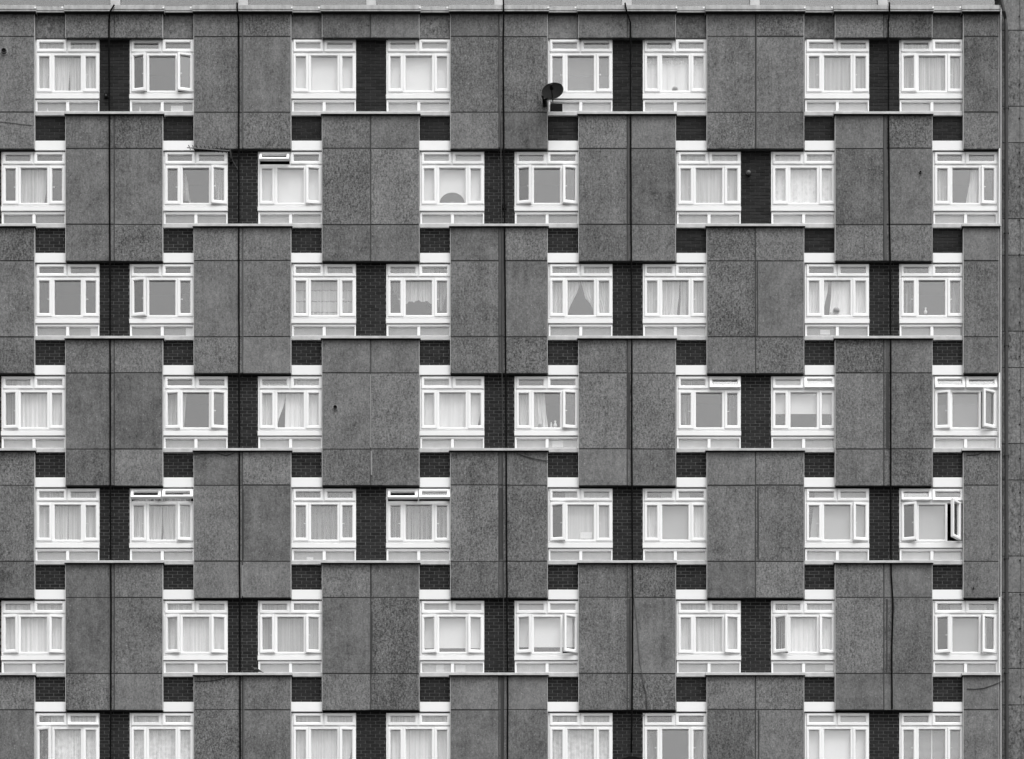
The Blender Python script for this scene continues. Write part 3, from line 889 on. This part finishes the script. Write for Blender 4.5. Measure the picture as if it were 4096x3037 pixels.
# row 2
curtain(2, 1, 'veil swept to one side', cloth(.42, .30), l=76, rt=[(9, 186), (150, 180), (215, 172)], folds=6, top=60)
curtain(2, 2, 'narrow scrap of net at the left', cloth(.22, .4), l=76, rt=[(60, 88), (150, 100), (215, 112)], folds=3, top=90)
curtain(2, 2, 'slanting gathered drape at the right', cloth(.22, .4), l=[(60, 200), (215, 214)], rt=246, folds=6, top=62)
blind(2, 3, 'bright white blind', 225, .92, top=58)
blind(2, 4, 'white blind with a half round opening', 218, .85, name='cut_out_blind')
curtain(2, 6, 'pale grey folded drapes', cloth(.42, .18), folds=8)
curtain(2, 7, 'white patterned net', cloth(.66, .30, 'lace'), folds=7)
curtain(2, 8, 'pale drape bunched at the right', cloth(.46, .35), l=[(9, 160), (90, 150), (215, 132)], rt=204, folds=5, top=60)
curtain(2, 8, 'narrow drape beside the left frame', cloth(.42, .30), l=12, rt=70, folds=4, top=60)
# row 3
curtain(3, 3, 'net banded with horizontal lines', cloth(.40, .30, 'bands'), folds=10)
curtain(3, 4, 'lace valance with an arched hem', cloth(.46, .38), l=70, rt=192, folds=8, top=9, bot=lambda t: 149 + 13*abs(2*t - 1)**2.0 + 3*math.sin(t*23))
curtain(3, 4, 'thin net tied back to the right pane', cloth(.25, .35), l=[(9, 192), (160, 206), (190, 214)], rt=[(9, 246), (110, 240), (190, 226)], folds=4, top=9, bot=188)
curtain(3, 4, 'thin net tied back from the left pane', cloth(.22, .3), l=[(9, 14), (90, 26), (160, 52)], rt=66, folds=4, top=9, bot=165)
curtain(3, 5, 'left half of the tent shaped curtains', cloth(.48, .32), l=12, rt=[(9, 129), (78, 127), (110, 118), (160, 92), (190, 80), (225, 74)], folds=8)
curtain(3, 5, 'right half of the tent shaped curtains', cloth(.50, .32), l=[(9, 131), (78, 132), (100, 140), (140, 150), (160, 170), (190, 184), (225, 186)], rt=246, folds=8)
curtain(3, 6, 'left slanting drape', cloth(.42, .36), l=12, rt=[(9, 150), (120, 144), (215, 136)], folds=8)
curtain(3, 6, 'right drape beside a dark gap', cloth(.38, .36), l=[(9, 152), (120, 152), (215, 148)], rt=246, folds=6)
curtain(3, 7, 'bright drape hanging right of a dark gap', cloth(.80, .30), l=[(40, 110), (120, 106), (215, 98)], rt=246, folds=8, top=44)
curtain(3, 7, 'bright drape at the left', cloth(.66, .30), l=12, rt=[(40, 96), (110, 92), (160, 80), (215, 72)], folds=5, top=44)
curtain(3, 8, 'dull net in the right pane', cloth(.20, .30), l=196, rt=246, folds=4)
curtain(3, 8, 'dull net in the left pane', cloth(.12, .30), l=14, rt=66, folds=4)
# row 4
curtain(4, 1, 'white pleated net', cloth(.62, .30), folds=10, l=60)
curtain(4, 1, 'thinner net in the opened left pane', cloth(.30, .30), l=12, rt=62, folds=3)
curtain(4, 2, 'pale drape at the left', cloth(.42, .35), l=12, rt=[(60, 92), (215, 84)], folds=6, top=58)
curtain(4, 3, 'drape drawn aside at the left', cloth(.60, .34), l=12, rt=[(40, 114), (110, 106), (170, 84), (215, 72)], folds=7, top=30)
curtain(4, 3, 'straight drape at the right', cloth(.70, .28), l=[(9, 112), (215, 108)], rt=246, folds=8)
curtain(4, 4, 'plain pale curtain', cloth(.66, .16), l=12, rt=[(9, 246), (130, 243), (215, 230)], folds=5)
curtain(4, 5, 'pale drape covering the left half', cloth(.50, .34), l=12, rt=[(60, 120), (120, 124), (215, 134)], folds=8, top=52)
curtain(4, 6, 'grey drape at the left', cloth(.18, .3), l=12, rt=62, folds=4)
curtain(4, 6, 'grey drape at the right', cloth(.18, .3), l=[(60, 214), (215, 206)], rt=246, folds=4)
blind(4, 7, 'white roller blind half drawn', 152, .90)
blind(4, 8, 'faint pale veil', 225, .22, name='net_curtain', l=12)
# row 5
curtain(5, 1, 'left pleated drape', cloth(.46, .32), l=12, rt=[(9, 132), (215, 130)], folds=7)
curtain(5, 1, 'right pleated drape', cloth(.42, .26), l=133, rt=246, folds=6)
curtain(5, 2, 'left pleated drape', cloth(.44, .40), l=12, rt=[(9, 131), (120, 130), (215, 126)], folds=9, top=30)
curtain(5, 2, 'right pleated drape', cloth(.42, .45), l=[(9, 133), (120, 134), (180, 136), (215, 130)], rt=246, folds=9, top=30)
curtain(5, 3, 'dull grey drapes', cloth(.24, .18), folds=7)
curtain(5, 4, 'dull grey drapes with bright folds', cloth(.25, .38), folds=9, top=52)
curtain(5, 5, 'pale translucent net', cloth(.48, .14), folds=5, l=68)
curtain(5, 6, 'grey blind across the middle', cloth(.36, .10, 'plain'), l=72, rt=188, folds=1, amp=.002, name='roller_blind', cat='blind')
curtain(5, 6, 'bright side curtain on the right', cloth(.66, .12), l=192, rt=246, folds=3, top=56)
curtain(5, 6, 'bright side curtain on the left', cloth(.62, .16), l=12, rt=66, folds=3, top=56)
curtain(5, 7, 'smooth pale veil', cloth(.40, .16, 'plain'), folds=2, amp=.003, l=[(9, 40), (215, 22)])
blind(5, 8, 'smooth grey veil', 222, .40, name='net_curtain', l=60, rt=188, top=52)
# row 6
curtain(6, 1, 'white evenly pleated net', cloth(.60, .36), folds=11)
curtain(6, 2, 'white evenly pleated net', cloth(.58, .26), folds=9)
curtain(6, 3, 'dull pale net', cloth(.36, .22), folds=7)
blind(6, 4, 'white roller blind ending above the sill', 191, .92)
blind(6, 5, 'white roller blind ending above the sill', 187, .97)
curtain(6, 6, 'white crumpled net', cloth(.52, .28), folds=9)
curtain(6, 7, 'bright pleated curtain', cloth(.76, .28), folds=9, l=66)
curtain(6, 7, 'thin dark drape in the opened left pane', cloth(.16, .5), l=12, rt=64, folds=5)
curtain(6, 8, 'smooth pale veil', cloth(.34, .14, 'plain'), folds=2, amp=.003, l=70, rt=214)
# row 7
curtain(7, 1, 'patterned net with deep folds', cloth(.56, .40, 'lace'), folds=11, l=64)
curtain(7, 1, 'patterned dark hanging in the opened left pane', cloth(.12, .5, 'lace'), l=12, rt=62, folds=3)
curtain(7, 2, 'patterned net with deep folds', cloth(.56, .42, 'lace'), folds=13)
curtain(7, 3, 'white net with a gap at the right', cloth(.54, .26), l=12, rt=[(60, 246), (140, 240), (215, 226)], folds=9)
curtain(7, 4, 'white ruffled net', cloth(.58, .24), folds=10)
curtain(7, 5, 'white lace net', cloth(.48, .32, 'lace'), folds=10)
curtain(7, 6, 'thin grey drape at the left', cloth(.18, .25), l=12, rt=[(60, 30), (215, 50)], folds=3, top=58)
curtain(7, 6, 'thin grey drape at the right', cloth(.20, .25), l=[(60, 226), (215, 200)], rt=246, folds=3, top=58)
blind(7, 7, 'plain bright blind', 225, .97)

# the half round opening of the blind in row 2: a dark fan standing in front of it on the sill
w, xl = WIN[(2, 4)]
b0 = P(xl + 129, LG(2) - WT + 207, .215)
mb = MB(); vs = []; n = 18; rr = 50*S
fan = [(rr*math.cos(math.pi*k/n), rr*.86*math.sin(math.pi*k/n)) for k in range(n + 1)]
mb.add([(x, 0, z) for x, z in fan] + [(x, .012, z) for x, z in fan],
       [tuple(range(n + 1)), tuple(range(2*n + 1, n, -1))] + [(k, k + 1, n + 2 + k, n + 1 + k) for k in range(n)] + [(0, n + 1, 2*n + 1, n)])
fn = tag(empty('hand_fan', b0), 'half round fan standing on the sill against a white blind in the second row', 'fan')
mb.build('fan_leaf', mottled('grey_fan_paper', .008, .2, 20), fn)
mb = MB(); mb.lathe([(.05, 0), (.05, .014)], (0, -.002, 0), (0, -1, 0), 14)
mb.build('fan_boss', mat('pale_fan_boss', .12), fn)

# venetian blind, bottom row, last window
w, xl = WIN[(7, 8)]
b0 = P(xl + 129, LG(7) - WT + 60, .25)
vb = tag(empty('venetian_blind', b0), 'slatted venetian blind with a pale cord in the last window of the bottom row', 'blind')
sm = MB(); sm.box(-115*S, 115*S, -.010, .010, -.001, .001); sme = sm.mesh('slat'); sme.materials.append(mottled('blind_slats', .45, .05, 4))
for k in range(34):
    o = link('slat', sme, None, vb, (0, 0, -.026*k)); o.rotation_euler = (R(52), 0, 0)
mb = MB(); mb.box(-.012, .012, -.022, -.016, -.9, .02); mb.build('cord', M['card'], vb)
mb = MB(); mb.box(-115*S, 115*S, -.02, .02, .01, .04); mb.build('head_rail', M['card'], vb)

# ------------------------------------------------------------------ small things on the sills and behind the low panes
def prism(name, px0, px1, py0, py1, y, label, cat, m='card', grp='small things seen through the windows', th=.02):
    b = P((px0 + px1)/2, py1, y); a = P(px0, py1, y); c = P(px1, py0, y)
    mb = MB(); mb.slab(a.x - b.x, c.x - b.x, 0, th, 0, c.z - b.z, .003)
    return tag(mb.build(name, M[m], None, b), label, cat, grp)
YL = .205
prism('card', 362, 395, 1311, 1343, YL, 'white card at the right end of the low pane, first window third row', 'card')
prism('card', 743, 771, 1311, 1343, YL, 'white card at the right of the low pane, second window third row', 'card')
prism('card', 683, 732, 423, 446, YL, 'pale oblong card in the low pane, second window top row', 'card')
prism('card', 1226, 1253, 2228, 2240, YL, 'small white card low in the pane, third window fifth row', 'card')
prism('card', 1744, 1776, 2658, 2688, YL, 'white sheet in the left low pane, fourth window sixth row', 'card')
prism('card', 1822, 1862, 2660, 2688, YL, 'white sheet in the right low pane, fourth window sixth row', 'card')
prism('card', 2208, 2252, 1763, 1790, YL, 'bright white sheet in the low pane, fifth window fourth row', 'card')
prism('card', 3280, 3320, 1319, 1338, YL, 'small white box in the low pane, seventh window third row', 'box', th=.028)
prism('card', 3300, 3336, 2658, 2682, YL, 'white note at the right of the low pane, seventh window sixth row', 'card')
prism('card', 2321, 2368, 2129, 2155, .225, 'white card propped on the sill, fifth window fifth row', 'card')
def ornament(px, py, y, h, prof, label, cat, m='china', name='ornament'):
    b = P(px, py, y)
    mb = MB(); mb.lathe([(r_*h, z_*h) for r_, z_ in prof], (0, 0, 0), (0, 0, 1), 12)
    return tag(mb.build(name, M[m], None, b, True), label, cat, 'small things seen through the windows')
VASE = [(.18, 0), (.26, .15), (.30, .35), (.16, .6), (.10, .75), (.18, .95), (.16, 1.0)]
BALL = [(.20, 0), (.42, .12), (.55, .4), (.50, .7), (.30, .92), (.05, 1.0)]
FIG = [(.22, 0), (.24, .1), (.16, .35), (.20, .55), (.10, .7), (.16, .85), (.05, 1.0)]
YS = .222
ornament(2700, 369, YS, .13, BALL, 'round grey ornament on the sill, sixth window top row', 'ornament', 'pot')
ornament(560, 447, YL + .01, .11, FIG, 'pale figurine in the left low pane, second window top row', 'figurine', name='figurine')
ornament(641, 447, YL + .01, .10, FIG, 'pale figurine beside the middle bar, second window top row', 'figurine', name='figurine')
ornament(190, 447, YL + .01, .07, VASE, 'tiny pale vase in the left low pane, first window top row', 'vase', name='vase')
ornament(2607, 447, YL + .01, .09, FIG, 'tiny white figurine in the low pane, sixth window top row', 'figurine', name='figurine')
ornament(746, 815, YS, .34, FIG, 'tall pale figurine behind the glass, second window second row', 'figurine', 'pot', name='figurine')
ornament(3345, 1256, YS, .15, BALL, 'grey pot on the sill below the bright drapes, third row', 'pot', 'pot', name='pot')
ornament(3322, 1256, YS, .10, VASE, 'small pale vase left of the grey pot, third row', 'vase', name='vase')
ornament(3702, 1256, YS, .14, VASE, 'pale vase alone on the sill of the dark window, last of the third row', 'vase', name='vase')
ornament(2160, 1710, YS, .09, BALL, 'dark bowl on the sill under the drape, fifth window fourth row', 'bowl', 'pot', name='bowl')
ornament(2205, 1710, YS, .12, FIG, 'white figurine right of the drape, fifth window fourth row', 'figurine', name='figurine')
ornament(2221, 1710, YS, .15, VASE, 'pale vase beside the figurine, fifth window fourth row', 'vase', name='vase')
